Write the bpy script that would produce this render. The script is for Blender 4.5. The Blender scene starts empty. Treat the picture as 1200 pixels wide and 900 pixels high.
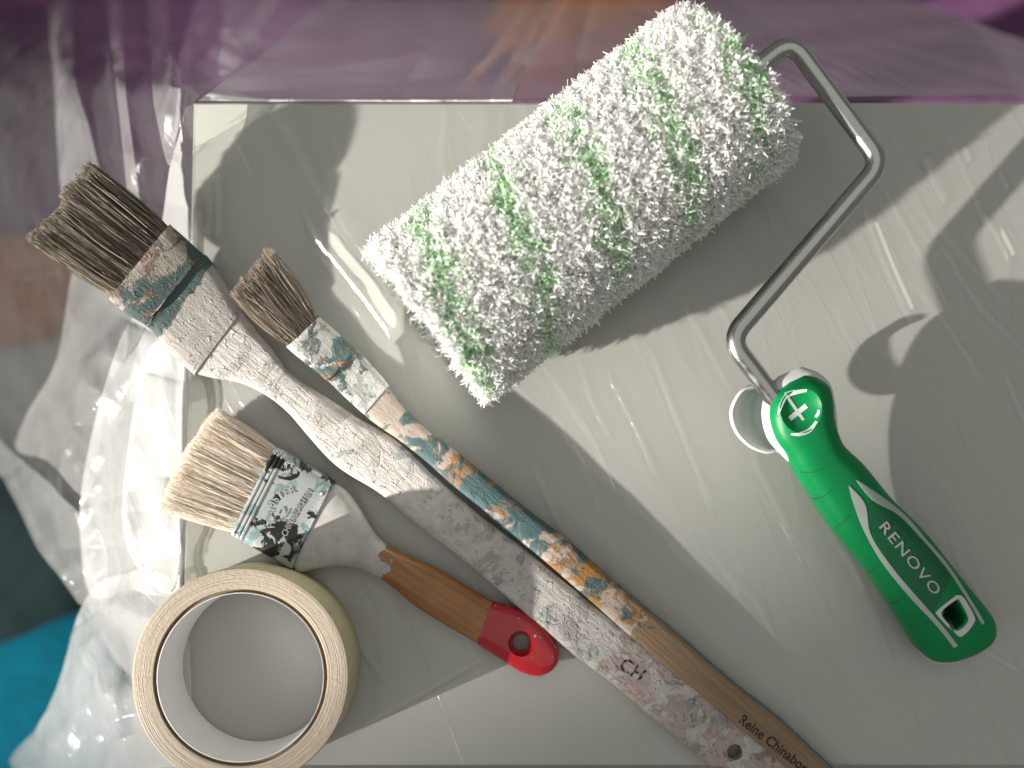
import bpy, math, random
import numpy as np
from mathutils import Vector, Matrix, Euler
from mathutils.bvhtree import BVHTree

rng = np.random.default_rng(7)
random.seed(7)
scene = bpy.context.scene
COL = scene.collection

# ------------------------------------------------------------------ camera
F = 1500.0            # focal length in photo pixels (1200 wide)
D = 0.62              # camera height above the table top
TILT = math.radians(4.5)
CAM = np.array([0.0, -D * math.tan(TILT), D])
cam = bpy.data.cameras.new('camera')
cam.sensor_width = 36.0
cam.lens = F / 1200 * 36
cam.clip_start = 0.02
cam.clip_end = 60
cam.dof.use_dof = True
cam.dof.focus_distance = 0.586
cam.dof.aperture_fstop = 4.0
cam_o = bpy.data.objects.new('camera', cam)
cam_o.location = CAM
cam_o.rotation_euler = (TILT, 0, 0)
COL.objects.link(cam_o)
scene.camera = cam_o

# ------------------------------------------------------------------ world and lamps
world = bpy.data.worlds.new('World')
scene.world = world
world.use_nodes = True
bg = world.node_tree.nodes['Background']
bg.inputs[0].default_value = (0.90, 0.895, 0.86, 1)
bg.inputs[1].default_value = 0.16

AZ, EL = math.radians(27.3), math.radians(19.5)
LDIR = np.array([math.cos(EL) * math.cos(AZ), math.cos(EL) * math.sin(AZ), -math.sin(EL)])
NRM = np.array([-math.sin(AZ), math.cos(AZ), 0])
DIST = 9.0
BEAM_R = 0.60
target = np.array([0, CAM[1], 0]) + NRM * (BEAM_R - 0.075)
lamp = bpy.data.lights.new('low_sun_spot', 'SPOT')
lamp.energy = 8200
lamp.color = (1.0, 0.955, 0.885)
lamp.shadow_soft_size = DIST * math.tan(math.radians(0.45))
lamp.spot_size = 2 * math.atan(BEAM_R / DIST)
lamp.spot_blend = 0.045
lamp_o = bpy.data.objects.new('low_sun_spot', lamp)
lamp_o.location = target - LDIR * DIST
lamp_o.rotation_euler = Vector(LDIR).to_track_quat('-Z', 'Y').to_euler()
COL.objects.link(lamp_o)

win = bpy.data.lights.new('window_daylight', 'AREA')
win.shape = 'RECTANGLE'
win.size, win.size_y = 1.3, 1.5
win.energy = 5.5
win.color = (0.97, 0.98, 1.0)
win_o = bpy.data.objects.new('window_daylight', win)
wl = Vector((-1.7, -0.75, 1.35))
win_o.location = wl
win_o.rotation_euler = (Vector((0, 0, 0)) - wl).to_track_quat('-Z', 'Y').to_euler()
COL.objects.link(win_o)

ceil = bpy.data.lights.new('ceiling_bounce', 'AREA')
ceil.shape = 'RECTANGLE'
ceil.size, ceil.size_y = 3.0, 3.0
ceil.energy = 8.8
ceil.color = (1.0, 0.985, 0.945)
ceil_o = bpy.data.objects.new('ceiling_bounce', ceil)
ceil_o.location = (0.3, 0.2, 2.2)
COL.objects.link(ceil_o)

scene.view_settings.view_transform = 'Standard'
scene.view_settings.look = 'None'
scene.view_settings.exposure = 0.32
scene.view_settings.gamma = 1.0
scene.view_settings.use_curve_mapping = False
scene.render.engine = 'CYCLES'
scene.cycles.max_bounces = 10
scene.cycles.diffuse_bounces = 10
scene.cycles.transparent_max_bounces = 12
scene.cycles.caustics_reflective = False
scene.cycles.caustics_refractive = False

# ------------------------------------------------------------------ helpers
ct, st = math.cos(TILT), math.sin(TILT)


def ray(px, py):
    x, y, z = (px - 600) / F, -(py - 450) / F, -1.0
    return np.array([x, y * ct - z * st, y * st + z * ct])


def P(px, py, z=0.0):
    d = ray(px, py)
    return CAM + d * ((z - CAM[2]) / d[2])


def project(v):
    """world points (N,3) -> photo pixels"""
    q = v - CAM
    yc = q[:, 1] * ct + q[:, 2] * st
    zc = -q[:, 1] * st + q[:, 2] * ct
    return 600 + F * q[:, 0] / -zc, 450 - F * yc / -zc


def empty(name, loc, label, cat, group=None):
    o = bpy.data.objects.new(name, None)
    o.empty_display_size = 0.01
    o.location = loc
    o['label'] = label
    o['category'] = cat
    if group:
        o['group'] = group
    COL.objects.link(o)
    return o


def wloc(o):
    v = Vector((0, 0, 0))
    while o is not None:
        v = v + o.location
        o = o.parent
    return np.array(v)


def mk(name, verts, faces, mat, parent=None, angle=40, uv=None, smooth=True, kind=None):
    me = bpy.data.meshes.new(name)
    verts = np.asarray(verts, float)
    if parent is not None:
        verts = verts - wloc(parent)
    if isinstance(faces, np.ndarray):
        nf, k = faces.shape
        me.vertices.add(len(verts))
        me.vertices.foreach_set('co', verts.astype(np.float32).ravel())
        me.loops.add(nf * k)
        me.loops.foreach_set('vertex_index', faces.astype(np.int32).ravel())
        me.polygons.add(nf)
        me.polygons.foreach_set('loop_start', np.arange(0, nf * k, k, dtype=np.int32))
        me.update(calc_edges=True)
    else:
        me.from_pydata([tuple(v) for v in verts], [], faces)
    if uv is not None:
        ul = me.uv_layers.new(name='UVMap')
        idx = np.empty(len(me.loops), np.int32)
        me.loops.foreach_get('vertex_index', idx)
        ul.data.foreach_set('uv', np.asarray(uv, np.float32)[idx].ravel())
    me.polygons.foreach_set('use_smooth', [smooth] * len(me.polygons))
    if smooth and angle:
        me.set_sharp_from_angle(angle=math.radians(angle))
    for m in (mat if isinstance(mat, list) else [mat]):
        me.materials.append(m)
    o = bpy.data.objects.new(name, me)
    o.parent = parent
    if kind:
        o['kind'] = kind
    COL.objects.link(o)
    return o


def catmull(A, sub):
    A = np.asarray(A, float)
    out = []
    n = len(A)
    for i in range(n - 1):
        p0, p1, p2, p3 = A[max(i - 1, 0)], A[i], A[i + 1], A[min(i + 2, n - 1)]
        for k in range(sub):
            t = k / sub
            out.append(0.5 * (2 * p1 + (p2 - p0) * t + (2 * p0 - 5 * p1 + 4 * p2 - p3) * t * t
                              + (3 * p1 - p0 - 3 * p2 + p3) * t ** 3))
    out.append(A[-1])
    return np.array(out)


def linear(A, sub):
    A = np.asarray(A, float)
    out = [A[i] + (A[i + 1] - A[i]) * k / sub for i in range(len(A) - 1) for k in range(sub)]
    out.append(A[-1])
    return np.array(out)


def frame(st_):
    """stations (xl,yl,xr,yr,z,thickness[,n]) -> centre, half width vec, up vec, half thickness"""
    C, W = [], []
    for s in st_:
        l, r = P(s[0], s[1], s[4]), P(s[2], s[3], s[4])
        C.append((l + r) / 2)
        W.append((r - l) / 2)
    C, W = np.array(C), np.array(W)
    T = np.gradient(C, axis=0)
    T /= np.linalg.norm(T, axis=1)[:, None]
    U = np.cross(W, T)
    U /= np.linalg.norm(U, axis=1)[:, None]
    U *= np.where(U[:, 2] < 0, -1, 1)[:, None]
    return C, W, U, T


def loft(name, stations, mat, parent, sub=6, n=4.0, sides=40, smooth_path=True, angle=50, wob=0.0, wob_s=1):
    S = catmull(stations, sub) if smooth_path else linear(stations, sub)
    C, W, U, T = frame(S)
    m = len(S)
    th = np.linspace(0, 2 * math.pi, sides, endpoint=False)
    cx = np.sign(np.cos(th)) * np.abs(np.cos(th)) ** (2 / n)
    cy = np.sign(np.sin(th)) * np.abs(np.sin(th)) ** (2 / n)
    V = C[:, None, :] + W[:, None, :] * cx[None, :, None] + U[:, None, :] * (cy[None, :, None] * (S[:, 5] / 2)[:, None, None])
    if wob:
        ph = np.cumsum(rng.normal(size=(m,)))
        r = np.zeros((m, sides))
        for q in range(6):
            r += np.sin(np.arange(m)[:, None] * rng.uniform(.15, .9) * wob_s + th[None, :] * rng.integers(1, 6) + rng.uniform(0, 6))
        dirv = V - C[:, None, :]
        dirv /= np.linalg.norm(dirv, axis=2)[:, :, None]
        V = V + dirv * (r * wob / 6)[:, :, None]
    L = np.concatenate([[0], np.cumsum(np.linalg.norm(np.diff(C, axis=0), axis=1))])
    uv = np.stack(np.broadcast_arrays((L / L[-1])[:, None], (th / (2 * math.pi))[None, :]), -1).reshape(-1, 2)
    V = V.reshape(-1, 3)
    faces = []
    for i in range(m - 1):
        for j in range(sides):
            k = (j + 1) % sides
            faces.append((i * sides + j, i * sides + k, (i + 1) * sides + k, (i + 1) * sides + j))
    faces.append(tuple(range(sides))[::-1])
    faces.append(tuple((m - 1) * sides + j for j in range(sides)))
    # consistent outward normals
    a, b, c = V[faces[0][0]], V[faces[0][1]], V[faces[0][2]]
    nn = np.cross(b - a, c - a)
    if np.dot(nn, a - C[0]) < 0:
        faces = [f[::-1] for f in faces]
    return mk(name, V, faces, mat, parent, angle=angle, uv=uv)


def tube(name, pts, rad, mat, parent, sides=16, sub=1):
    pts = np.asarray(pts, float)
    m = len(pts)
    T = np.gradient(pts, axis=0)
    T /= np.linalg.norm(T, axis=1)[:, None]
    up = np.array([0, 0, 1.0])
    A = np.cross(T, up)
    A /= np.linalg.norm(A, axis=1)[:, None]
    B = np.cross(A, T)
    th = np.linspace(0, 2 * math.pi, sides, endpoint=False)
    V = (pts[:, None] + rad * (A[:, None] * np.cos(th)[None, :, None] + B[:, None] * np.sin(th)[None, :, None])).reshape(-1, 3)
    f = [(i * sides + j, i * sides + (j + 1) % sides, (i + 1) * sides + (j + 1) % sides, (i + 1) * sides + j)
         for i in range(m - 1) for j in range(sides)]
    f = [q[::-1] for q in f]
    f += [tuple(range(sides)), tuple((m - 1) * sides + j for j in range(sides))[::-1]]
    return mk(name, V, f, mat, parent)


def fibres(paths, rad, sides=3):
    """paths (N,K,3), rad (N,K) -> verts, quads"""
    N, K, _ = paths.shape
    T = np.gradient(paths, axis=1)
    T /= np.linalg.norm(T, axis=2)[..., None] + 1e-12
    ref = rng.normal(size=(N, 1, 3))
    A = np.cross(T, ref)
    A /= np.linalg.norm(A, axis=2)[..., None] + 1e-12
    B = np.cross(T, A)
    th = np.arange(sides) * 2 * math.pi / sides
    V = paths[:, :, None] + rad[:, :, None, None] * (A[:, :, None] * np.cos(th)[None, None, :, None] + B[:, :, None] * np.sin(th)[None, None, :, None])
    base = (np.arange(N) * K * sides)[:, None, None] + (np.arange(K - 1) * sides)[None, :, None]
    j = np.arange(sides)[None, None, :]
    k = (np.arange(sides) + 1) % sides
    k = k[None, None, :]
    Q = np.stack([base + j, base + k, base + sides + k, base + sides + j], -1).reshape(-1, 4)
    return V.reshape(-1, 3), Q


def lathe(profile, center, sides=96):
    """closed profile of (r,z); returns verts, faces"""
    m = len(profile)
    th = np.linspace(0, 2 * math.pi, sides, endpoint=False)
    V = []
    for r, z in profile:
        for t in th:
            V.append((center[0] + r * math.cos(t), center[1] + r * math.sin(t), center[2] + z))
    f = []
    for i in range(m):
        i2 = (i + 1) % m
        for j in range(sides):
            k = (j + 1) % sides
            f.append((i * sides + j, i * sides + k, i2 * sides + k, i2 * sides + j))
    return np.array(V), f


def world_mesh(o):
    dg = bpy.context.evaluated_depsgraph_get()
    e = o.evaluated_get(dg)
    me = e.to_mesh()
    off = Vector(wloc(o))
    v = [p.co + off for p in me.vertices]
    f = [tuple(p.vertices) for p in me.polygons]
    e.to_mesh_clear()
    return v, f


def bvh_of(*objs):
    V, Fc = [], []
    for o in objs:
        v, f = world_mesh(o)
        k = len(V)
        V += v
        Fc += [tuple(i + k for i in q) for q in f]
    return BVHTree.FromPolygons(V, Fc)


def cast(bvh, px, py, fallback_z):
    d = Vector(ray(px, py)).normalized()
    h = bvh.ray_cast(Vector(CAM), d)
    if h[0] is None:
        h = bvh.find_nearest(Vector(P(px, py, fallback_z)))
    n = h[1]
    if n.z < 0:
        n = -n
    return h[0], n


def decal(name, pxy, faces, bvh, mat, parent, lift=0.0003, fz=0.03, flat_n=False):
    """small raised inlay laid on a surface: top sheet plus skirt, so that it has thickness"""
    V, Vb = [], []
    for (x, y) in pxy:
        p, n = cast(bvh, x, y, fz)
        if flat_n:
            n = Vector((0, 0, 1))
        V.append(np.array(p + n * lift))
        Vb.append(np.array(p - n * lift * 1.2))
    k = len(V)
    edges = {}
    for f in faces:
        for i in range(len(f)):
            e = (f[i], f[(i + 1) % len(f)])
            edges[e] = edges.get(e, 0) + 1
    allf = [tuple(f) for f in faces]
    for (a, b) in edges:
        if (b, a) not in edges:
            allf.append((b, a, a + k, b + k))
    return mk(name, V + Vb, allf, mat, parent, angle=30)


def ribbon_px(center, width):
    """polyline in px with half widths -> quad strip"""
    c = np.asarray(center, float)
    T = np.gradient(c, axis=0)
    T /= np.linalg.norm(T, axis=1)[:, None]
    N = np.stack([-T[:, 1], T[:, 0]], 1)
    w = np.asarray(width, float).reshape(-1, 1) * np.ones((len(c), 1))
    a, b = c + N * w, c - N * w
    pts = np.concatenate([a, b])
    m = len(c)
    return pts, [(i, i + 1, m + i + 1, m + i) for i in range(m - 1)]


def strip_px(A, B, sub=4):
    """strip between two px polylines with the same number of points"""
    A, B = catmull(A, sub), catmull(B, sub)
    m = len(A)
    nc = 8
    pts = np.concatenate([A + (B - A) * q / nc for q in range(nc + 1)])
    f = [(r * m + i, r * m + i + 1, (r + 1) * m + i + 1, (r + 1) * m + i) for r in range(nc) for i in range(m - 1)]
    return pts, f


def text2d(s, size=1.0, spacing=1.0, bold=0.0):
    cu = bpy.data.curves.new('t', 'FONT')
    cu.body = s
    cu.size = size
    cu.space_character = spacing
    cu.resolution_u = 3
    cu.offset = bold
    ob = bpy.data.objects.new('t', cu)
    COL.objects.link(ob)
    dg = bpy.context.evaluated_depsgraph_get()
    me = ob.evaluated_get(dg).to_mesh()
    v = np.array([(p.co.x, p.co.y) for p in me.vertices])
    f = [tuple(p.vertices) for p in me.polygons]
    ob.evaluated_get(dg).to_mesh_clear()
    bpy.data.objects.remove(ob)
    bpy.data.curves.remove(cu)
    return v, f


def text_on_line(s, p0, p1, height, spacing=1.0, up=1, bold=0.0):
    """px positions of a text stretched from p0 to p1 with cap height `height` px"""
    v, f = text2d(s, 1.0, spacing, bold)
    x0, x1 = v[:, 0].min(), v[:, 0].max()
    cap = 0.69
    p0, p1 = np.array(p0, float), np.array(p1, float)
    d = p1 - p0
    L = np.linalg.norm(d)
    d /= L
    u = np.array([d[1], -d[0]]) * up      # up in image coordinates
    X = (v[:, 0] - x0) / (x1 - x0) * L
    Y = v[:, 1] / cap * height
    return p0 + X[:, None] * d + Y[:, None] * u, f


def text_on_arc(s, pts, height):
    v, f = text2d(s, 1.0, 1.05)
    x0, x1 = v[:, 0].min(), v[:, 0].max()
    c = catmull(pts, 12)
    L = np.concatenate([[0], np.cumsum(np.linalg.norm(np.diff(c, axis=0), axis=1))])
    X = (v[:, 0] - x0) / (x1 - x0) * L[-1]
    px = np.stack([np.interp(X, L, c[:, 0]), np.interp(X, L, c[:, 1])], 1)
    T = np.gradient(c, axis=0)
    T /= np.linalg.norm(T, axis=1)[:, None]
    tx = np.stack([np.interp(X, L, T[:, 0]), np.interp(X, L, T[:, 1])], 1)
    up = np.stack([tx[:, 1], -tx[:, 0]], 1)
    return px + up * (v[:, 1] / 0.69 * height)[:, None], f


def apply_bool(o, cutter):
    md = o.modifiers.new('b', 'BOOLEAN')
    md.operation = 'DIFFERENCE'
    md.solver = 'EXACT'
    md.object = cutter
    bpy.context.view_layer.update()
    dg = bpy.context.evaluated_depsgraph_get()
    me = bpy.data.meshes.new_from_object(o.evaluated_get(dg))
    o.modifiers.clear()
    old = o.data
    o.data = me
    me.name = o.name
    bpy.data.meshes.remove(old)
    bpy.data.objects.remove(cutter)
    me.polygons.foreach_set('use_smooth', [True] * len(me.polygons))
    me.set_sharp_from_angle(angle=math.radians(40))


# ------------------------------------------------------------------ materials
class NT:
    def __init__(self, name):
        self.m = bpy.data.materials.new(name)
        self.m.use_nodes = True
        self.t = self.m.node_tree
        self.b = self.t.nodes['Principled BSDF']
        self.out = self.t.nodes['Material Output']
        self._co = None

    def n(self, typ, **kw):
        nd = self.t.nodes.new(typ)
        for k, v in kw.items():
            setattr(nd, k, v)
        return nd

    def l(self, a, b):
        self.t.links.new(a, b)

    def co(self):
        if self._co is None:
            self._co = self.n('ShaderNodeTexCoord')
        return self._co

    def noise(self, scale, detail=4, rough=0.6, off=(0, 0, 0), stretch=(1, 1, 1), rot=0, dist=0.0):
        mp = self.n('ShaderNodeMapping', vector_type='TEXTURE')
        mp.inputs['Location'].default_value = off
        mp.inputs['Rotation'].default_value = (0, 0, rot)
        mp.inputs['Scale'].default_value = tuple(1 / q for q in stretch)
        self.l(self.co().outputs['Object'], mp.inputs[0])
        nz = self.n('ShaderNodeTexNoise')
        nz.inputs['Scale'].default_value = scale
        nz.inputs['Detail'].default_value = detail
        nz.inputs['Roughness'].default_value = rough
        nz.inputs['Distortion'].default_value = dist
        self.l(mp.outputs[0], nz.inputs['Vector'])
        return nz.outputs['Fac']

    def voro(self, scale, off=(0, 0, 0), stretch=(1, 1, 1), rot=0, feature='DISTANCE_TO_EDGE'):
        mp = self.n('ShaderNodeMapping')
        mp.inputs['Location'].default_value = off
        mp.inputs['Rotation'].default_value = (0, 0, rot)
        mp.inputs['Scale'].default_value = stretch
        self.l(self.co().outputs['Object'], mp.inputs[0])
        v = self.n('ShaderNodeTexVoronoi', feature=feature)
        v.inputs['Scale'].default_value = scale
        self.l(mp.outputs[0], v.inputs['Vector'])
        return v.outputs['Distance']

    def ramp(self, sock, stops, interp='LINEAR'):
        r = self.n('ShaderNodeValToRGB')
        r.color_ramp.interpolation = interp
        e = r.color_ramp.elements
        while len(e) < len(stops):
            e.new(0.5)
        for q, (p, c) in zip(e, stops):
            q.position = p
            if not hasattr(c, '__len__'):
                c = (c, c, c)
            q.color = (*c, 1)
        self.l(sock, r.inputs[0])
        return r.outputs[0]

    def math(self, op, a, b=None, c=None):
        m = self.n('ShaderNodeMath', operation=op)
        for i, x in enumerate((a, b, c)):
            if x is None:
                continue
            if isinstance(x, (int, float)):
                m.inputs[i].default_value = x
            else:
                self.l(x, m.inputs[i])
        return m.outputs[0]

    def mix(self, fac, a, b):
        m = self.n('ShaderNodeMix', data_type='RGBA')
        if isinstance(fac, (int, float)):
            m.inputs[0].default_value = fac
        else:
            self.l(fac, m.inputs[0])
        for i, x in ((6, a), (7, b)):
            if hasattr(x, '__len__'):
                m.inputs[i].default_value = (*x, 1)
            else:
                self.l(x, m.inputs[i])
        return m.outputs[2]

    def uv(self):
        s = self.n('ShaderNodeSeparateXYZ')
        self.l(self.co().outputs['UV'], s.inputs[0])
        return s.outputs[0], s.outputs[1]

    def bump(self, h, dist, strength=1.0, prev=None):
        b = self.n('ShaderNodeBump')
        b.inputs['Distance'].default_value = dist
        b.inputs['Strength'].default_value = strength
        self.l(h, b.inputs['Height'])
        if prev is not None:
            self.l(prev, b.inputs['Normal'])
        return b.outputs[0]

    def set(self, **kw):
        for k, v in kw.items():
            s = self.b.inputs[k]
            if hasattr(v, 'is_linked') or hasattr(v, 'links'):
                self.l(v, s)
            elif hasattr(v, '__len__') and len(v) == 3:
                s.default_value = (*v, 1)
            else:
                s.default_value = v
        return self


def plain(name, col, rough=0.5, metal=0.0, var=0.12, scale=120, bump=0.0, spec=0.5):
    t = NT(name)
    f = t.noise(scale, 5)
    dark = tuple(c * (1 - var) for c in col)
    lite = tuple(min(1, c * (1 + var)) for c in col)
    t.set(**{'Base Color': t.ramp(f, [(0.3, dark), (0.7, lite)]), 'Metallic': metal, 'Roughness': rough, 'Specular IOR Level': spec})
    if bump:
        t.set(Normal=t.bump(t.noise(scale * 4, 4), bump))
    return t.m


def painted(name, base, layers, rough=0.65, bump=0.0004, crack=True):
    """base colour socket builder plus layers of old paint.
    layer: (colour, scale, threshold, zone stops over the length or None, edge stops or None)"""
    t = NT(name)
    u, v = t.uv()
    col = base(t, u, v)
    hsum = None
    for i, (c, sc, thr, zone, edge) in enumerate(layers):
        f = t.noise(sc, 7, 0.62, (i * 3.1 + 0.7, i * 1.7, 0.3), dist=0.6)
        if zone:
            z = t.ramp(u, zone)
            f = t.math('ADD', f, t.math('SUBTRACT', z, 0.5))
        if edge:
            f = t.math('ADD', f, t.math('SUBTRACT', t.ramp(v, edge), 0.5))
        m = t.ramp(f, [(max(0, thr - 0.022), 0), (thr + .004, .7), (min(1, thr + 0.05), .95)])
        c2 = t.ramp(t.noise(sc * 3, 3, 0.6, (i, 5, 2)), [(0.3, tuple(x * 0.82 for x in c)), (0.75, tuple(min(1, x * 1.12) for x in c))])
        col = t.mix(m, col, c2)
        hsum = m if hsum is None else t.math('ADD', hsum, m)
    fine = t.noise(900, 6, 0.7)
    strokes = t.noise(260, 5, 0.6, (2, 2, 2), (0.35, 2.2, 1), math.radians(-41))
    h = t.math('ADD', t.math('MULTIPLY', fine, 0.7), t.math('MULTIPLY', strokes, 1.0))
    if hsum is not None:
        h = t.math('ADD', h, t.math('MULTIPLY', hsum, 0.5))
    if crack:
        cr = t.voro(150, (0.3, 0.2, 0), (1, 1, 1))
        cr = t.ramp(cr, [(0.0, 0), (0.02, 1)])
        msk = t.ramp(t.noise(60, 3), [(0.6, 0), (0.66, 1)])
        cr = t.math('MAXIMUM', cr, t.math('SUBTRACT', 1, msk))
        h = t.math('ADD', h, t.math('MULTIPLY', cr, 0.5))
        lump = t.ramp(t.noise(330, 2, 0.5, (7, 1, 1)), [(0.62, 0), (0.7, 1)])
        h = t.math('ADD', h, t.math('MULTIPLY', lump, 0.7))
    t.set(**{'Base Color': col, 'Roughness': rough, 'Normal': t.bump(h, bump)})
    return t.m


def mat_wood(name, col, rough=0.45, coat=0.2):
    t = NT(name)
    f = t.noise(420, 4, 0.6, (0, 0, 0), (0.06, 1.4, 1), math.radians(-32))
    g = t.noise(60, 3, 0.5)
    c = t.ramp(f, [(0.25, tuple(x * 0.55 for x in col)), (0.55, col), (0.8, tuple(min(1, x * 1.2) for x in col))])
    c = t.mix(t.ramp(g, [(0.45, 0), (0.75, 0.45)]), c, tuple(x * 0.5 for x in col))
    t.set(**{'Base Color': c, 'Roughness': rough, 'Coat Weight': coat, 'Coat Roughness': 0.25, 'Normal': t.bump(f, 0.00015)})
    return t


# clear polythene film
def mat_film(name, haze=0.22, gloss=0.9, bump=0.0012, transl=0.4):
    t = NT(name)
    nt = t
    t.t.nodes.remove(t.b)
    h1 = t.noise(60, 3, 0.55, stretch=(1.5, 0.5, 1), rot=math.radians(28))
    h2 = t.noise(330, 2, 0.6, (3, 1, 0), stretch=(1.5, 0.5, 1), rot=math.radians(28))
    h = t.math('ADD', h1, t.math('MULTIPLY', h2, 0.18))
    for q, (sc_, rt, wgt, thr) in enumerate(((16, -64, .32, .011), (30, -55, .18, .013), (11, -72, .34, .007))):
        ln = t.noise(sc_, 2, 0.5, (q * 2.3, 1.1 * q, 0.2), (0.16, 1.6, 1), math.radians(rt))
        ln = t.math('ABSOLUTE', t.math('SUBTRACT', ln, 0.5))
        ln = t.ramp(ln, [(0, 1), (thr, 0.25), (thr * 4, 0)])
        h = t.math('ADD', h, t.math('MULTIPLY', ln, wgt))
    nrm = t.bump(h, bump)
    dif = t.n('ShaderNodeBsdfDiffuse')
    dif.inputs[0].default_value = (0.90, 0.91, 0.90, 1)
    tr = t.n('ShaderNodeBsdfTranslucent')
    tr.inputs[0].default_value = (0.90, 0.91, 0.90, 1)
    tp = t.n('ShaderNodeBsdfTransparent')
    tp.inputs[0].default_value = (0.985, 0.99, 0.985, 1)
    gl = t.n('ShaderNodeBsdfGlossy')
    gl.inputs['Roughness'].default_value = 0.20
    gl.inputs[0].default_value = (1, 1, 1, 1)
    for nd in (dif, tr, gl):
        t.l(nrm, nd.inputs['Normal'])
    m1 = t.n('ShaderNodeMixShader')
    m1.inputs[0].default_value = transl
    t.l(dif.outputs[0], m1.inputs[1])
    t.l(tr.outputs[0], m1.inputs[2])
    m2 = t.n('ShaderNodeMixShader')
    m2.inputs[0].default_value = haze
    t.l(tp.outputs[0], m2.inputs[1])
    t.l(m1.outputs[0], m2.inputs[2])
    fr = t.n('ShaderNodeFresnel')
    fr.inputs[0].default_value = 1.45
    m3 = t.n('ShaderNodeMixShader')
    t.l(t.math('MINIMUM', t.math('MULTIPLY', fr.outputs[0], gloss), 0.6), m3.inputs[0])
    t.l(m2.outputs[0], m3.inputs[1])
    t.l(gl.outputs[0], m3.inputs[2])
    t.l(m3.outputs[0], t.out.inputs[0])
    return t.m


M_film = mat_film('clear_film', 0.05, 0.7)
M_pleat = mat_film('doubled_film', 0.19, bump=.0006)
M_white = mat_film('crushed_white_film', 0.44, bump=.0007)
M_top = mat_film('milky_shade_film', 0.62, bump=.0005, transl=.1)  # opacity dulls the sunlit rug below, in place of shade on it
M_slack = mat_film('slack_shade_film', 0.88, bump=.0005, transl=.1)  # opaque grey put in for the shaded side of the top film
M_table = plain('white_laminate', (0.62, 0.615, 0.565), 0.55, var=0.02, scale=20, spec=0.3)
M_edge = plain('brown_board_edge', (0.13, 0.085, 0.06), 0.7)
M_floor = plain('pale_floor', (0.42, 0.42, 0.40), 0.6, var=0.1, scale=6)


def bristle_mat(name, stops, rough=0.55):
    t = NT(name)
    g = t.n('ShaderNodeNewGeometry')
    c = t.ramp(g.outputs['Random Per Island'], stops)
    t.set(**{'Base Color': c, 'Roughness': rough, 'Specular IOR Level': 0.35})
    return t.m


WHITE_P = (0.60, 0.565, 0.53)
GREY_P = (0.43, 0.40, 0.37)
PINK_P = (0.50, 0.40, 0.36)
TEAL = (0.045, 0.092, 0.09)
BTEAL = (0.045, 0.115, 0.125)
LTEAL = (0.30, 0.40, 0.41)
ORANGE = (0.36, 0.17, 0.035)
WOODC = (0.28, 0.185, 0.105)
RUST = (0.20, 0.11, 0.07)

# ------------------------------------------------------------------ table, floor
XL = P(221, 400, 0)[0]
YT = P(600, 120, 0)[1]
YB = P(600, 897, 0)[1]
XR = 0.34
FLOOR_Z = -0.62

g = np.array([(-3, -3), (3, -3), (3, 3), (-3, 3)])
fl = mk('floor', [(x, y, FLOOR_Z) for x, y in g], [(0, 1, 2, 3)], M_floor, smooth=False)
fl['kind'] = 'structure'


def rbox(x0, x1, y0, y1, z0, z1, r=0.002, seg=3):
    """box with rounded vertical and top edges"""
    V, Fc = [], []
    def ring(ins, z):
        out = []
        for cx, cy, a0 in ((x1 - r, y1 - r, 0), (x0 + r, y1 - r, 90), (x0 + r, y0 + r, 180), (x1 - r, y0 + r, 270)):
            for k in range(seg + 1):
                a = math.radians(a0 + 90 * k / seg)
                out.append((cx + (r - ins) * math.cos(a), cy + (r - ins) * math.sin(a), z))
        return out
    rings = [ring(r * .5, z0), ring(0, z0 + r * .5)]
    for k in range(seg + 1):
        a = math.pi / 2 * k / seg
        rings.append(ring(r * (1 - math.cos(a)), z1 - r + r * math.sin(a)))
    n = len(rings[0])
    for rg in rings:
        V += rg
    for i in range(len(rings) - 1):
        for j in range(n):
            k = (j + 1) % n
            Fc.append((i * n + j, i * n + k, (i + 1) * n + k, (i + 1) * n + j))
    Fc.append(tuple(range(n))[::-1])
    Fc.append(tuple((len(rings) - 1) * n + j for j in range(n)))
    return V, Fc


table = empty('table', ((XL + XR) / 2, (YT + YB) / 2, FLOOR_Z), 'small white rectangular table under the clear plastic film', 'table')
v, f = rbox(XL, XR, YB, YT, -0.016, 0.0, 0.0012)
mk('tabletop', v, f, M_table, table)
v, f = rbox(XL + .012, XR - .012, YB + .012, YT - .012, -0.05, -0.0165, 0.002)
mk('apron', v, f, M_edge, table)
for lx in (XL + .03, XR - .03):
    for ly in (YB + .03, YT - .03):
        v, f = rbox(lx - .014, lx + .014, ly - .014, ly + .014, FLOOR_Z, -0.0505, 0.003)
        mk('leg', v, f, M_table, table)

# ------------------------------------------------------------------ plastic film
def film_base(x, y):
    dx = np.maximum(0, XL - 0.001 - x)
    dy = np.maximum(0, y - YT - 0.001)
    db = np.maximum(0, YB - 0.001 - y)
    dr = np.maximum(0, x - XR - 0.001)
    zl = 1.25 * dx + 0.003 * (1 - np.exp(-dx / 0.004))
    zt = 2.1 * dy + 0.003 * (1 - np.exp(-dy / 0.003))
    zb = db * (0.25 + 6 * np.exp(-dx / 0.02))
    zr = 6 * dr
    k = 4
    return 0.0008 - (zl ** k + zt ** k + zb ** k + zr ** k) ** (1 / k)


def axis(parts):
    out = []
    for a, b, n in parts:
        out += list(np.linspace(a, b, n, endpoint=False))
    out.append(parts[-1][1])
    return np.array(out)


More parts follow.
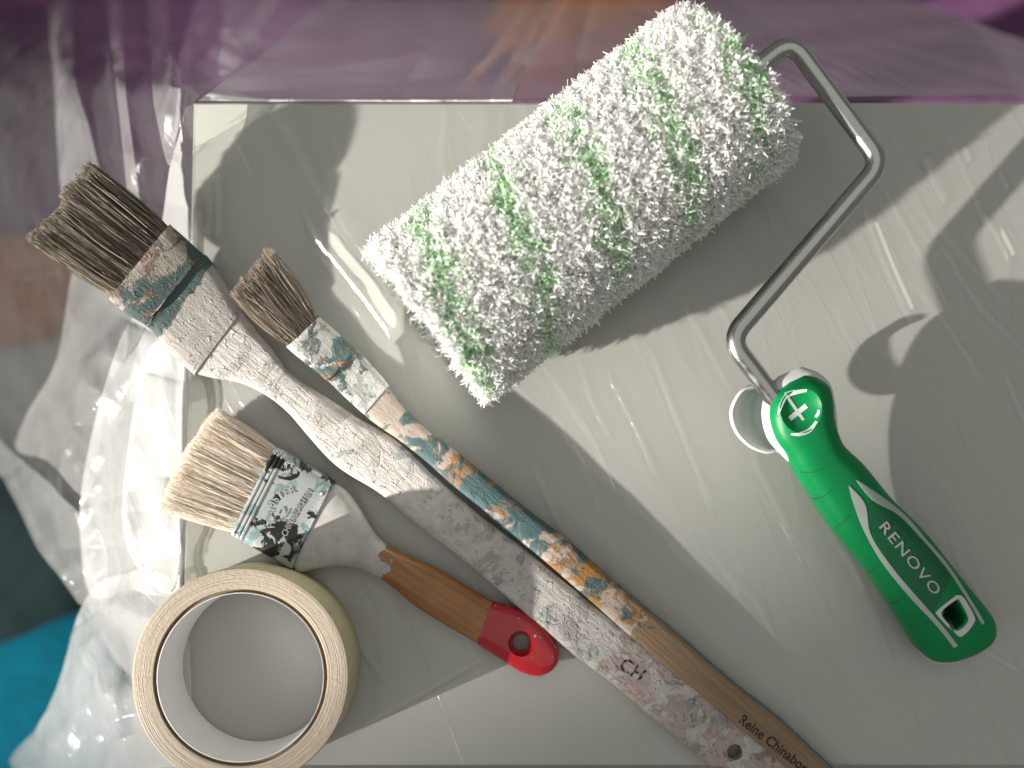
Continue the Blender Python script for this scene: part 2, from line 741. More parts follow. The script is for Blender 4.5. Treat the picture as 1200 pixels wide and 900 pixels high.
gx = axis([(-0.62, XL - 0.03, 260), (XL - 0.03, XL + 0.002, 36), (XL + 0.002, 0.27, 740), (0.27, XR + 0.06, 14)])
gy = axis([(YB - 0.22, YB - 0.004, 60), (YB - 0.004, YT - 0.004, 560), (YT - 0.004, YT + 0.02, 24), (YT + 0.02, 0.46, 170)])
GX, GY = np.meshgrid(gx, gy)
GZ = film_base(GX, GY)
pv = np.stack([GX.ravel(), GY.ravel(), GZ.ravel()], 1)
PX, PY = project(pv)
H = np.zeros(len(pv))


def seg_dist(pts):
    best = np.full(len(PX), 1e9)
    prm = np.zeros(len(PX))
    pts = np.asarray(pts, float)
    L = np.concatenate([[0], np.cumsum(np.linalg.norm(np.diff(pts, axis=0), axis=1))])
    sgn = np.zeros(len(PX))
    for i in range(len(pts) - 1):
        a, b = pts[i], pts[i + 1]
        d = b - a
        ll = d @ d
        t = np.clip(((PX - a[0]) * d[0] + (PY - a[1]) * d[1]) / ll, 0, 1)
        ex, ey = PX - a[0] - t * d[0], PY - a[1] - t * d[1]
        q = np.hypot(ex, ey)
        m = q < best
        best[m] = q[m]
        prm[m] = ((L[i] + t * math.sqrt(ll)) / L[-1])[m]
        sgn[m] = np.sign(d[0] * ey - d[1] * ex)[m]
    return best, prm, sgn


def crease(pts, w, h, sharp=1.3):
    global H
    d, t, s = seg_dist(pts)
    env = np.clip(np.minimum(t, 1 - t) * 6, 0, 1) ** 0.7
    ww = w * np.where(s > 0, 1.0, 2.6)
    H += h * env * np.exp(-(d / ww) ** sharp)


# creases seen on the table
for pts, w, h in [
    ([(358, 262), (400, 313), (427, 347), (463, 398)], 5, .0035),
    ([(385, 225), (430, 300), (455, 352)], 9, .002),
    ([(312, 121), (337, 155), (383, 235), (420, 300)], 12, .0022),
    ([(521, 121), (515, 187), (527, 225)], 6, .002), ([(571, 123), (556, 190), (560, 230)], 8, .0022),
    ([(610, 122), (632, 170)], 4, .0012), ([(590, 124), (585, 160)], 4, .001),
    ([(252, 190), (256, 235), (254, 285)], 4.5, .004), ([(240, 126), (247, 200), (243, 300)], 7, .0015),
    ([(673, 408), (693, 470), (716, 519)], 2.5, .0012), ([(707, 426), (747, 506), (770, 562)], 3, .0012),
    ([(760, 403), (791, 488), (835, 600)], 3, .0013), ([(798, 350), (858, 461)], 2.5, .0010),
    ([(836, 345), (856, 385)], 3, .0009),
    ([(1010, 240), (1040, 317), (1072, 388)], 6, .0024), ([(1030, 210), (1117, 370)], 3, .001),
    ([(1082, 180), (1096, 215), (1110, 240)], 7, .0025), ([(1150, 248), (1168, 275), (1186, 312)], 5, .0022),
    ([(1130, 170), (1137, 190)], 4, .0016), ([(1170, 200), (1182, 225)], 3, .001),
    ([(985, 640), (1014, 694)], 2, .0010), ([(1148, 762), (1200, 790)], 2, .0008),
    ([(385, 874), (480, 822), (575, 768)], 2.2, .0011),
    ([(640, 520), (720, 640), (800, 700)], 30, .0016), ([(780, 640), (900, 690), (990, 700)], 26, .0014),
    ([(420, 560), (470, 640)], 16, .001),
]:
    crease(pts, max(2.4, w * (.75 if w < 8 else 1)), h * .62, 1.7)
# fine tension lines
for i in range(56):
    x0, y0 = rng.uniform(230, 1190), rng.uniform(130, 700)
    a = math.radians(rng.normal(62, 10))
    L = rng.uniform(40, 200)
    kx, ky = rng.normal(0, L * .05, 2)
    crease([(x0, y0), (x0 + math.cos(a) * L / 2 + kx, y0 + math.sin(a) * L / 2 + ky), (x0 + math.cos(a) * L, y0 + math.sin(a) * L)], rng.uniform(2.0, 3.6), rng.uniform(.0002, .0006), 1.6)
# hanging film behind the table: straight pulled creases
for i in range(16):
    x1 = 1065 - i * 9 + rng.normal(0, 6)
    crease([(x1, 112 - rng.uniform(0, 10)), (x1 - 120 - i * 3, 40 + rng.normal(0, 8)), (x1 - 250, -35)], rng.uniform(1.6, 3.2), rng.uniform(.0015, .0035))
for pts, w, h in [([(573, 116), (610, 60), (655, -20)], 6, .006), ([(585, 116), (640, 40), (668, -20)], 4, .005),
                  ([(665, 110), (680, 50), (700, -20)], 4, .004), ([(530, 112), (580, 60), (625, -10)], 4, .003),
                  ([(1190, 70), (1100, 20), (1050, -20)], 4, .003), ([(470, 110), (500, 60)], 14, .004),
                  ([(240, 112), (330, 90), (420, 80), (520, 60)], 10, .004)]:
    crease(pts, w, h)
# folds of the left flank
for pts, w, h in [([(92, -20), (82, 60), (86, 130), (100, 210), (112, 260)], 12, .020),
                  ([(130, -20), (140, 60), (150, 140), (163, 235)], 8, .020),
                  ([(183, -20), (196, 60), (186, 120), (200, 190)], 14, .020),
                  ([(245, -20), (228, 60), (210, 150), (198, 240)], 10, .022),
                  ([(290, -20), (268, 60), (240, 118)], 12, .02), ([(335, -20), (310, 30), (285, 60)], 10, .015),
                  ([(60, 280), (90, 330), (105, 420), (118, 500)], 9, .014),
                  ([(160, 380), (120, 460), (95, 560), (100, 640)], 12, .024),
                  ([(186, 440), (165, 520), (150, 600), (170, 660)], 10, .014),
                  ([(135, 700), (165, 712), (205, 730)], 10, .018), ([(95, 735), (130, 780), (150, 860)], 12, .016),
                  ([(60, 880), (110, 820), (160, 790)], 14, .012), ([(10, 560), (50, 620), (98, 690)], 10, .016),
                  ([(200, 560), (196, 620), (175, 690)], 7, .008), ([(30, 320), (40, 420), (70, 520), (100, 600)], 20, .016),
                  ([(206, 300), (200, 420), (204, 520), (196, 650)], 5, .006), ([(0, 150), (40, 240), (52, 330)], 16, .014)]:
    crease(pts, w * 1.25, h * .62, 1.6)
# crumples that grow with the distance from the edge
dxp = np.maximum(0, XL - pv[:, 0])
dyp = np.maximum(0, pv[:, 1] - YT)
for i in range(34):
    a = rng.normal(1.35, 0.45)
    k = rng.uniform(60, 260)
    ph = rng.uniform(0, 6.28)
    s = np.sin(k * (pv[:, 0] * math.sin(a) - pv[:, 1] * math.cos(a) * .6) + ph + 2.2 * np.sin(pv[:, 1] * rng.uniform(15, 60) + rng.uniform(0, 6)))
    H += 0.0012 * (60 / k) * (1 - np.abs(s)) * np.clip(dxp / 0.06, 0, 1)
pv[:, 2] += H * np.where((dxp > 0) | (dyp > 0), 1, 1)
pv[:, 2] = np.maximum(pv[:, 2], FLOOR_Z + 0.004)
# hem: the sheet ends in a notch on the lower left
ny, nx = GX.shape
idx = np.arange(nx * ny).reshape(ny, nx)
quads = np.stack([idx[:-1, :-1], idx[:-1, 1:], idx[1:, 1:], idx[1:, :-1]], -1).reshape(-1, 4)
hem = np.array([(-900, 300), (-60, 500), (10, 560), (48, 640), (92, 700), (106, 742), (84, 790), (52, 840), (14, 905), (-20, 960), (-900, 1500)], float)


def inside(px, py, poly):
    c = np.zeros(len(px), bool)
    n = len(poly)
    for i in range(n):
        x1, y1 = poly[i]
        x2, y2 = poly[(i + 1) % n]
        m = ((y1 > py) != (y2 > py))
        with np.errstate(divide='ignore', invalid='ignore'):
            c ^= m & (px < (x2 - x1) * (py - y1) / (y2 - y1) + x1)
    return c


PX2, PY2 = project(pv)


def snap(verts, px, py, poly):
    """move vertices onto the outline (given in px) along their own height"""
    poly = np.asarray(poly, float)
    best = np.full(len(px), 1e9)
    bx, by = px.copy(), py.copy()
    for i in range(len(poly)):
        a_, b_ = poly[i], poly[(i + 1) % len(poly)]
        d = b_ - a_
        t_ = np.clip(((px - a_[0]) * d[0] + (py - a_[1]) * d[1]) / (d @ d), 0, 1)
        qx, qy = a_[0] + t_ * d[0], a_[1] + t_ * d[1]
        q = np.hypot(px - qx, py - qy)
        m = q < best
        best[m], bx[m], by[m] = q[m], qx[m], qy[m]
    sc = (CAM[2] - verts[:, 2]) / F
    verts[:, 0] += (bx - px) * sc
    verts[:, 1] -= (by - py) * sc


def smooth_poly(o, k=5):
    o = np.asarray(o, float)
    o = np.concatenate([o[-1:], o, o[:2]])
    return catmull(o, k)[k:-k - 1]


hem = smooth_poly(hem)
cutm = inside(PX2, PY2, hem)
kq = cutm[quads]
quads = quads[~kq.all(1)]
bd = np.unique(quads[cutm[quads]])
tmp = pv[bd].copy()
snap(tmp, PX2[bd], PY2[bd], hem)
pv_s = pv.copy()
pv_s[bd] = tmp
used = np.unique(quads)
rm = np.full(len(pv), -1)
rm[used] = np.arange(len(used))
film = empty('plastic_film', (XL, YT, 0.0), 'clear crinkled plastic film draped over the table and its tools\' resting surface', 'plastic sheet')
film['label'] = 'clear crinkled plastic dust sheet draped over the white table'
mk('sheet', pv_s[used], rm[quads], M_film, film, angle=0)

# second layer: pleats along the left edge, plus top sheets that carry shade
def pleat_or_shade(outline, lift, seed, mat=None, soft=True):
    r = np.random.default_rng(seed)
    o = smooth_poly(outline) if soft else np.array(outline, float)
    inm = inside(PX2, PY2, o)
    q = np.stack([idx[:-1, :-1], idx[:-1, 1:], idx[1:, 1:], idx[1:, :-1]], -1).reshape(-1, 4)
    q = q[inm[q].any(1)]
    u = np.unique(q)
    if len(u) < 10:
        return
    r2 = np.full(len(pv), -1)
    r2[u] = np.arange(len(u))
    vv = pv[u].copy()
    om = ~inm[u]
    tmp = vv[om].copy()
    snap(tmp, PX2[u][om], PY2[u][om], o)
    vv[om] = tmp
    w = np.zeros(len(u))
    for k in range(8):
        w += np.sin(vv[:, 1] * r.uniform(10, 70) + vv[:, 0] * r.uniform(40, 200) + r.uniform(0, 6))
    vv[:, 2] += lift * (1.6 + w / 5) * np.clip(np.maximum(dxp[u], dyp[u]) / 0.02, 0.25, 1)
    mk('pleat_or_shade', vv, r2[q], mat or M_pleat, film, angle=0)


pleat_or_shade([(160, 372), (222, 380), (212, 700), (165, 690), (112, 700), (98, 640), (100, 560), (125, 460)], .003, 3, M_white)
pleat_or_shade([(218, 126), (230, 121), (229, 200), (223, 480), (150, 470), (185, 300), (200, 200)], .002, 4, M_white, False)
pleat_or_shade([(175, 420), (219, 430), (210, 670), (180, 680), (150, 600)], .006, 5, M_white)
pleat_or_shade([(104, 700), (150, 672), (212, 676), (207, 900), (20, 900), (60, 830)], .003, 6, M_white)
pleat_or_shade([(-40, 480), (40, 548), (95, 600), (128, 640), (128, 720), (95, 706), (48, 640), (8, 562), (-60, 505)], .003, 13, M_pleat, False)
pleat_or_shade([(95, 300), (150, 350), (172, 385), (130, 460), (108, 580), (60, 540), (20, 520), (70, 420)], .003, 14, M_pleat)
pleat_or_shade([(240, -30), (425, -30), (300, 70), (230, 119), (212, 150), (203, 170), (214, 70)], .003, 8, M_pleat, False)  # lit side as a paler layer, cut at the table corner's shadow line
pleat_or_shade([(262, -30), (335, -30), (296, 60), (262, 90), (266, 30)], .005, 15, M_white)
pleat_or_shade([(60, -30), (80, -30), (90, 90), (110, 165), (124, 240), (80, 240), (68, 140), (64, 60)], .003, 9, M_pleat)
pleat_or_shade([(127, -30), (139, -30), (151, 120), (167, 250), (156, 250), (140, 120)], .003, 16, M_pleat)
pleat_or_shade([(176, -30), (197, -30), (200, 60), (214, 92), (202, 195), (188, 150), (181, 90)], .003, 10, M_pleat)
pleat_or_shade([(232, 119), (300, 70), (420, -30), (660, -30), (600, 119.5), (420, 119.5)], .002, 11, M_slack, False)  # shaded side as a grey layer, cut along that shadow line
pleat_or_shade([(596, 117), (656, -30), (1260, -30), (1260, 112)], .002, 12, M_top, False)

# ------------------------------------------------------------------ floor things seen blurred through the film
def cushion(name, cx, cy, sx, sy, hgt, rot, col, label, group=None):
    o = empty(name, (cx, cy, FLOOR_Z), label, 'cushion', 'cushions on the floor')
    n1, n2 = 40, 20
    V, Fc = [], []
    for i in range(n2 + 1):
        ph = -math.pi / 2 + math.pi * i / n2
        for j in range(n1):
            th = 2 * math.pi * j / n1
            ce = math.copysign(abs(math.cos(th)) ** 0.45, math.cos(th))
            se = math.copysign(abs(math.sin(th)) ** 0.45, math.sin(th))
            r = math.cos(ph) ** 0.6 if math.cos(ph) > 1e-6 else 0
            x, y = sx * r * ce, sy * r * se
            z = hgt / 2 + hgt / 2 * math.sin(ph)
            V.append((cx + x * math.cos(rot) - y * math.sin(rot), cy + x * math.sin(rot) + y * math.cos(rot), FLOOR_Z + z))
    for i in range(n2):
        for j in range(n1):
            k = (j + 1) % n1
            Fc.append((i * n1 + j, i * n1 + k, (i + 1) * n1 + k, (i + 1) * n1 + j))
    m = plain(name + '_fabric', col, 0.85, var=0.2, scale=40, bump=0.0005)
    mk('cover', V, Fc, m, o, angle=0)
    pts = []
    for j in range(n1 + 1):
        th = 2 * math.pi * j / n1
        ce = math.copysign(abs(math.cos(th)) ** 0.45, math.cos(th)) * sx
        se = math.copysign(abs(math.sin(th)) ** 0.45, math.sin(th)) * sy
        pts.append((cx + ce * math.cos(rot) - se * math.sin(rot), cy + ce * math.sin(rot) + se * math.cos(rot), FLOOR_Z + hgt / 2))
    tube('piping', pts, 0.004, m, o, 8)
    return o


def fpx(x, y, z=FLOOR_Z + .03):
    p = P(x, y, z)
    return p[0], p[1]


rx0, ry0 = fpx(-260, 330, FLOOR_Z)
rx1, _ = fpx(1600, 330, FLOOR_Z)
rug_m = plain('purple_wool', (0.135, 0.05, 0.13), 0.95, var=0.3, scale=90, bump=0.002)
v, f = rbox(rx0, rx1, ry0, ry0 + 1.0, FLOOR_Z + .0005, FLOOR_Z + .012, 0.006)
rug = mk('rug', v, f, rug_m)
rug['label'] = 'purple wool rug on the floor seen through the plastic film'
rug['category'] = 'rug'
cx, cy = fpx(-40, 345)
cushion('cushion', cx, cy, .10, .05, .05, 0.1, (0.40, 0.13, 0.05), 'rust brown cushion at the edge of the purple rug')
cx, cy = fpx(690, -75)
cushion('cushion', cx, cy, .10, .09, .08, 0.3, (0.38, 0.13, 0.05), 'orange cushion on the purple rug behind the table')
cx, cy = fpx(-30, 640)
cushion('cushion', cx, cy, .125, .085, .10, -0.5, (0.085, 0.15, 0.155), 'dark teal cushion on the floor beside the blue one')
cx, cy = fpx(-5, 850)
cushion('cushion', cx, cy, .125, .105, .10, 0.15, (0.01, 0.50, 0.74), 'bright blue cushion on the floor past the open hem of the film')


# ------------------------------------------------------------------ bristles
def bristles(name, mat, parent, base, tip, n, rad, thick0, thick1, bow=.002, lenvar=.12, clumps=0, kind='stuff', K=6, splay=.03, profile=None):
    """base/tip: (xl,yl,xr,yr,z) in px and height"""
    bl, br = P(base[0], base[1], base[4]), P(base[2], base[3], base[4])
    tl, tr = P(tip[0], tip[1], tip[4]), P(tip[2], tip[3], tip[4])
    u = rng.uniform(-1, 1, n)
    v = rng.uniform(-1, 1, n)
    bc, bw = (bl + br) / 2, (br - bl) / 2
    tc, tw = (tl + tr) / 2, (tr - tl) / 2
    axis_ = (tc - bc)
    up = np.cross(bw, axis_)
    up /= np.linalg.norm(up)
    if up[2] < 0:
        up = -up
    b = bc + u[:, None] * bw * .97 + up * (v * thick0 / 2 * np.sqrt(np.clip(1 - np.abs(u) ** 8, 0, 1)))[:, None]
    ut = u + rng.normal(0, splay, n)
    vt = v + rng.normal(0, splay * 2, n)
    if clumps:
        cu, cv = rng.uniform(-1, 1, clumps), rng.uniform(-1, 1, clumps)
        d2 = (u[:, None] - cu) ** 2 + .15 * (v[:, None] - cv) ** 2
        k = d2.argmin(1)
        a = rng.uniform(.0, .2, n)
        ut = ut * (1 - a) + cu[k] * a
        vt = vt * (1 - a) + cv[k] * a
        cl = rng.normal(0, .022, clumps)[k]
    else:
        cl = 0
    t = tc + ut[:, None] * tw + up * (vt * thick1 / 2)[:, None]
    ln = 1 - np.abs(rng.normal(0, lenvar, n)) + cl
    ln += .012 * np.sin(u * 5 + 1) + .008 * np.sin(u * 11)
    ln -= .10 * np.abs(vt) ** 3
    if profile is not None:
        ln += np.interp(u, *profile)
    t = b + (t - b) * ln[:, None]
    s = np.linspace(0, 1, K)[None, :, None]
    side = rng.normal(0, bow, (n, 1, 3))
    wig = rng.normal(0, bow * .15, (n, 1, 3))
    path = b[:, None] * (1 - s) + t[:, None] * s + side * (4 * s * (1 - s)) + wig * np.sin(s * 9)
    # belly of the bundle
    path += up * (v[:, None, None] * (thick1 - thick0) * .15 * np.sin(s * math.pi))
    r = rad * rng.uniform(.7, 1.25, (n, 1)) * np.linspace(1, .55, K)[None, :]
    V, Q = fibres(path, r)
    return mk(name, V, Q, mat, parent, angle=0, kind=kind)


def blades(paths, wid):
    N, K, _ = paths.shape
    T = np.gradient(paths, axis=1)
    T /= np.linalg.norm(T, axis=2)[..., None] + 1e-12
    A = np.cross(T, rng.normal(size=(N, 1, 3)))
    A /= np.linalg.norm(A, axis=2)[..., None] + 1e-12
    V = np.stack([paths - A * wid[..., None], paths + A * wid[..., None]], 2)
    b = (np.arange(N) * K * 2)[:, None] + (np.arange(K - 1) * 2)[None]
    Q = np.stack([b, b + 1, b + 3, b + 2], -1).reshape(-1, 4)
    return V.reshape(-1, 3), Q


# ------------------------------------------------------------------ large bent brush
def colr(c):
    return lambda t, u, v: t.ramp(t.noise(150, 5, .6), [(.3, tuple(x * .85 for x in c)), (.7, tuple(min(1, x * 1.1) for x in c))])


Z0 = 0.0016
LB = empty('radiator_brush', P(560, 640, 0.0012), 'long wide radiator brush caked in white paint with stiff grey-brown bristles', 'paintbrush', 'long radiator brushes')
M_lb_handle = painted('white_caked_paint', colr(PINK_P), [
    (WHITE_P, 60, .50, [(0, .62), (.15, .66), (.3, .72), (.55, .80), (.68, .52), (1, .40)], None),
    ((.30, .19, .13), 60, .70, [(0, .42), (.6, .45), (.8, .58), (1, .66)], None),
    (LTEAL, 75, .66, [(0, .45), (.25, .54), (.7, .54), (1, .50)], None),
    ((.13, .24, .25), 70, .70, [(0, .3), (.6, .45), (.75, .58), (1, .52)], None),
    (WHITE_P, 130, .66, None, None), (GREY_P, 48, .60, None, None)], bump=.0010)
M_lb_ferr = painted('paint_on_bent_ferrule', colr((.34, .30, .255)), [
    (GREY_P, 60, .50, [(0, .25), (.52, .28), (.60, .85), (1, .85)], None),
    (TEAL, 85, .52, [(0, .40), (.15, .52), (.5, .66), (.56, .44), (.62, .25), (1, .25)], None),
    (RUST, 120, .64, [(0, .58), (.5, .5), (.6, .35), (1, .35)], None),
    (LTEAL, 150, .68, None, None)], bump=.0007)
M_lb_br = bristle_mat('grey_brown_bristle', [(0, (.04, .03, .021)), (.5, (.14, .11, .08)), (.8, (.38, .32, .25)), (1, (.80, .72, .60))])
lb_ferr = [
    (128, 350, 199, 263, .0235, .0150), (134, 356, 205, 268, .0225, .0160), (150, 368, 220, 281, .0195, .0165),
    (166, 378, 233, 293, .0168, .0165), (172, 383, 238, 298, .0155, .0172), (180, 389, 245, 303, .0146, .0165),
    (200, 412, 262, 328, .0128, .0150), (218, 430, 276, 352, .0118, .0138), (229, 440, 284, 367, .0112, .0132)]
lbf = loft('ferrule', lb_ferr, M_lb_ferr, LB, sub=5, n=5, wob=.0003)
lb_handle = [
    (226, 437, 281, 364, .0112, .0118), (250, 443, 297, 384, .0108, .0116), (290, 452, 318, 408, .0104, .0114),
    (333, 479, 341, 438, .0102, .0112), (363, 512, 380, 464, .0100, .0112), (397, 548, 420, 490, .0098, .0114),
    (445, 578, 465, 515, .0096, .0118), (495, 620, 512, 560, .0092, .0120), (545, 658, 563, 603, .0088, .0118),
    (590, 696, 607, 637, .0084, .0114), (654, 753, 668, 686, .0078, .0108), (720, 803, 733, 739, .0074, .0106),
    (790, 862, 803, 793, .0071, .0104), (835, 900, 852, 838, .0069, .0102), (880, 936, 898, 876, .0068, .0100), (930, 978, 944, 914, .0067, .0096),
    (950, 990, 962, 934, .0067, .0085), (962, 988, 968, 950, .0067, .004)]
lbh = loft('handle', lb_handle, M_lb_handle, LB, sub=7, n=4.2, wob=.00035, sides=48)
# hanging hole
hc = P(859, 879, .0069)
v, f = lathe([(0.00005, -.02), (.0037, -.02), (.0037, .02), (.00005, .02)], hc, 24)
cut = mk('cutter', v, f, M_lb_handle)
apply_bool(lbh, cut)
seam = loft('ferrule_seam', [(170, 380, 173, 376, .0240, .0016), (200, 343, 204, 339, .0244, .0018), (229, 306, 233, 302, .0240, .0016)],
            painted('seam_paint', colr((.52, .46, .40)), [(RUST, 160, .55, None, None)], bump=.0004), lbf, sub=4, n=2.5, sides=12)
bristles('bristles', M_lb_br, LB, (130, 349, 199, 265, .0237), (36, 283, 106, 191, .036), 10000, .00011, .0128, .021, bow=.0007, lenvar=.045, clumps=60,
         profile=([-1, -.55, -.2, 0, .25, .6, 1], [.02, .02, -.02, -.03, .02, .03, .02]))
# remains of the stamped lettering
lbb = bvh_of(lbh)
M_ink = plain('black_ink', (.012, .012, .012), .6)
p, f = text_on_line('CH', (724, 782), (749, 799), 15, 1.0, bold=.02)
wk = NT('worn_black_ink')
wk.set(**{'Base Color': wk.ramp(wk.noise(420, 4, .6, (4, 1, 2)), [(.50, (.02, .02, .02)), (.56, (.40, .36, .33))]), 'Roughness': .65})
decal('stamped_lettering', p, f, lbb, wk.m, lbh, .00012, .012)

# ------------------------------------------------------------------ small bent brush
SB = empty('radiator_brush', P(700, 690, 0.0012), 'narrow radiator brush with teal and orange paint splotches on its bare wood handle', 'paintbrush', 'long radiator brushes')


def sb_base(t, u, v):
    w = t.noise(420, 4, .6, (0, 0, 0), (.06, 1.4, 1), math.radians(-41))
    c = t.ramp(w, [(.25, tuple(x * .7 for x in WOODC)), (.75, tuple(x * 1.15 for x in WOODC))])
    return c


M_sb_handle = painted('splotched_bare_wood', sb_base, [
    ((.46, .38, .32), 60, .50, [(0, .95), (.12, .85), (.17, .40), (.30, .52), (.40, .50), (.52, .42), (.56, .2), (1, .2)], None),
    (ORANGE, 115, .55, [(0, .3), (.14, .5), (.30, .42), (.38, .51), (.52, .54), (.56, .2), (1, .25)], None),
    (BTEAL, 80, .52, [(0, .42), (.10, .50), (.15, .48), (.19, .60), (.30, .59), (.36, .51), (.54, .42), (.58, .2), (1, .2)], None),
    ((.10, .19, .19), 80, .58, [(0, .3), (.5, .3), (.6, .5), (1, .6)], [(0, .78), (.09, .70), (.13, .3), (.9, .3), (1, .75)]),
    (RUST, 130, .70, [(0, .5), (.5, .5), (.58, .3), (1, .3)], None)], bump=.0005, crack=False)
M_sb_ferr = painted('paint_on_narrow_ferrule', colr((.40, .40, .37)), [
    (TEAL, 95, .53, [(0, .44), (.25, .52), (.42, .68), (.55, .55), (.65, .46), (1, .44)], None),
    ((.60, .60, .56), 75, .54, [(0, .5), (.4, .4), (.5, .5), (1, .6)], None),
    ((.33, .16, .08), 110, .66, [(0, .45), (.5, .62), (.6, .5), (1, .48)], None),
    ((.03, .035, .03), 130, .66, [(0, .62), (.3, .4), (1, .4)], None)], rough=.45, bump=.0006)
sb_ferr = [
    (335, 406, 373, 370, .0262, .0115), (343, 413, 380, 376, .0250, .0122), (360, 427, 395, 389, .0222, .0126),
    (374, 438, 409, 401, .0200, .0126), (379, 443, 414, 405, .0190, .0150), (385, 447, 419, 410, .0180, .0128),
    (402, 463, 433, 425, .0158, .0114), (420, 480, 449, 443, .0142, .0106), (427, 486, 456, 452, .0138, .0104)]
loft('ferrule', sb_ferr, M_sb_ferr, SB, sub=5, n=5, wob=.0002)
sb_handle = [
    (424, 483, 453, 449, .0138, .0092), (434, 492, 462, 461, .0135, .0092), (449, 503, 476, 479, .0130, .0090), (468, 516, 496, 499, .0128, .0092),
    (496, 538, 524, 520, .0126, .0096), (530, 568, 555, 545, .0123, .0100), (585, 615, 612, 592, .0115, .0100),
    (640, 659, 667, 634, .0105, .0098), (694, 706, 721, 681, .0096, .0094), (760, 765, 791, 739, .0086, .0090), (830, 824, 863, 801, .0078, .0088),
    (880, 868, 915, 842, .0074, .0086), (940, 922, 976, 899, .0070, .0084), (1000, 976, 1034, 952, .0068, .0080), (1024, 985, 1042, 966, .0068, .004)]
sbh = loft('handle', sb_handle, M_sb_handle, SB, sub=7, n=3.6, wob=.0002, sides=40)
M_sb_br = bristle_mat('dusty_bristle', [(0, (.07, .053, .04)), (.4, (.20, .16, .12)), (.75, (.40, .33, .26)), (1, (.66, .58, .48))])
bristles('bristles', M_sb_br, SB, (337, 405, 372, 371, .0264), (268, 343, 316, 287, .041), 2600, .00013, .0088, .016, bow=.0009, lenvar=.09, clumps=26, splay=.05)
sbb = bvh_of(sbh)
p, f = text_on_line('Reine Chinabors', (865, 846), (946, 909), 11.5, 1.0, bold=.018)
decal('printed_lettering', p, f, sbb, M_ink, sbh, .0001, .01)

# ------------------------------------------------------------------ two inch brush
NB = empty('flat_brush', P(430, 640, 0.0012), 'short flat brush with pale natural bristles, chipped metal ferrule and red-tipped handle', 'paintbrush')
t = NT('chipped_ferrule_metal')
f1 = t.noise(95, 7, .62, (1.3, .4, 0), dist=.5)
m1 = t.ramp(f1, [(.535, 0), (.555, 1)])
f2 = t.noise(130, 6, .6, (5, 3, 0), dist=.4)
m2 = t.ramp(f2, [(.53, 0), (.56, 1)])
c = t.mix(m1, (.42, .44, .43), (.035, .036, .034))
c = t.mix(t.math('MULTIPLY', m2, t.math('SUBTRACT', 1, m1)), c, (.20, .29, .30))
t.set(**{'Base Color': c, 'Metallic': t.ramp(m1, [(0, .25), (1, .7)]), 'Roughness': t.ramp(f2, [(.3, .28), (.7, .5)]),
         'Normal': t.bump(t.math('SUBTRACT', t.math('MULTIPLY', t.noise(600, 4), .3), m1), .0004)})
M_nb_ferr = t.m
nbA, nbB = np.array((273., 627.)), np.array((326., 523.))
nbC, nbD = np.array((343., 667.)), np.array((393., 564.))
nst = []
prof = [(0, .0152), (.02, .0162), (.05, .0162), (.065, .0148), (.08, .0162), (.115, .0164), (.13, .0148), (.145, .0164), (.18, .0164), (.2, .0152), (.24, .0152),
        (.5, .0148), (.8, .0140), (.97, .0134), (.985, .0140), (1, .0136)]
for s, th in prof:
    l, r = nbA + (nbC - nbA) * s, nbB + (nbD - nbB) * s
    nst.append((*l, *r, .0100 - .0006 * s, th))
nbf = loft('ferrule', nst, M_nb_ferr, NB, sub=2, n=5.5, smooth_path=False, sides=48, angle=60)
hw = mat_wood('varnished_orange_wood', (.36, .16, .045))
u, v_ = hw.uv()
old = hw.b.inputs['Base Color'].links[0].from_socket
fn = hw.noise(70, 7, .62, (2, 1, 0), dist=.5)
mk1 = hw.ramp(hw.math('ADD', fn, hw.math('SUBTRACT', hw.ramp(u, [(0, 1), (.33, .95), (.38, .60), (.46, .44), (.55, .2), (1, .1)]), .5)), [(.50, 0), (.52, 1)])
pc = hw.ramp(hw.noise(100, 5), [(.3, (.36, .36, .34)), (.55, (.50, .48, .45)), (.75, (.60, .53, .48))])
hw.set(**{'Base Color': hw.mix(mk1, old, pc), 'Normal': hw.bump(hw.math('ADD', hw.math('MULTIPLY', mk1, 1.2), hw.math('MULTIPLY', hw.noise(500, 4), .25)), .0004),
          'Coat Weight': hw.math('MULTIPLY', hw.math('SUBTRACT', 1, mk1), .25)})
nb_handle = [
    (344, 666, 390, 567, .0094, .0118), (352, 671, 397, 568, .0094, .0124), (370, 667, 408, 577, .0094, .0128), (392, 664, 420, 593, .0094, .0130),
    (412, 665, 432, 613, .0094, .0130), (432, 671, 448, 634, .0094, .0130), (455, 684, 474, 649, .0094, .0132), (487, 710, 506, 663, .0092, .0132),
    (520, 731, 540, 682, .0090, .0130), (556, 752, 570, 700, .0088, .0126), (564, 757, 577, 704, .0087, .0124)]
loft('handle', nb_handle, hw.m, NB, sub=6, n=2.7, sides=40, wob=.0001)
rd = NT('glossy_red_dip')
spk = rd.ramp(rd.noise(420, 3, .5, (3, 2, 1)), [(.70, 0), (.73, 1)])
rd.set(**{'Base Color': rd.mix(spk, rd.ramp(rd.noise(60, 3), [(.3, (.36, .008, .014)), (.7, (.50, .014, .022))]), (.7, .55, .5)), 'Roughness': .28, 'Coat Weight': .5, 'Coat Roughness': .12,
          'Normal': rd.bump(rd.math('ADD', rd.noise(300, 3), rd.math('MULTIPLY', spk, .8)), .0001)})
nb_red = [(563, 757, 576, 703.5, .0087, .0127), (566, 759.5, 580, 705, .0087, .0129), (590, 775, 607, 713, .0085, .0127), (612, 788, 632, 728, .0083, .0122), (630, 792, 647, 746, .0081, .0116),
          (643, 788, 654, 760, .0080, .0104), (650, 782, 655.5, 769, .0080, .0075), (652.5, 778, 655, 773, .0080, .004)]
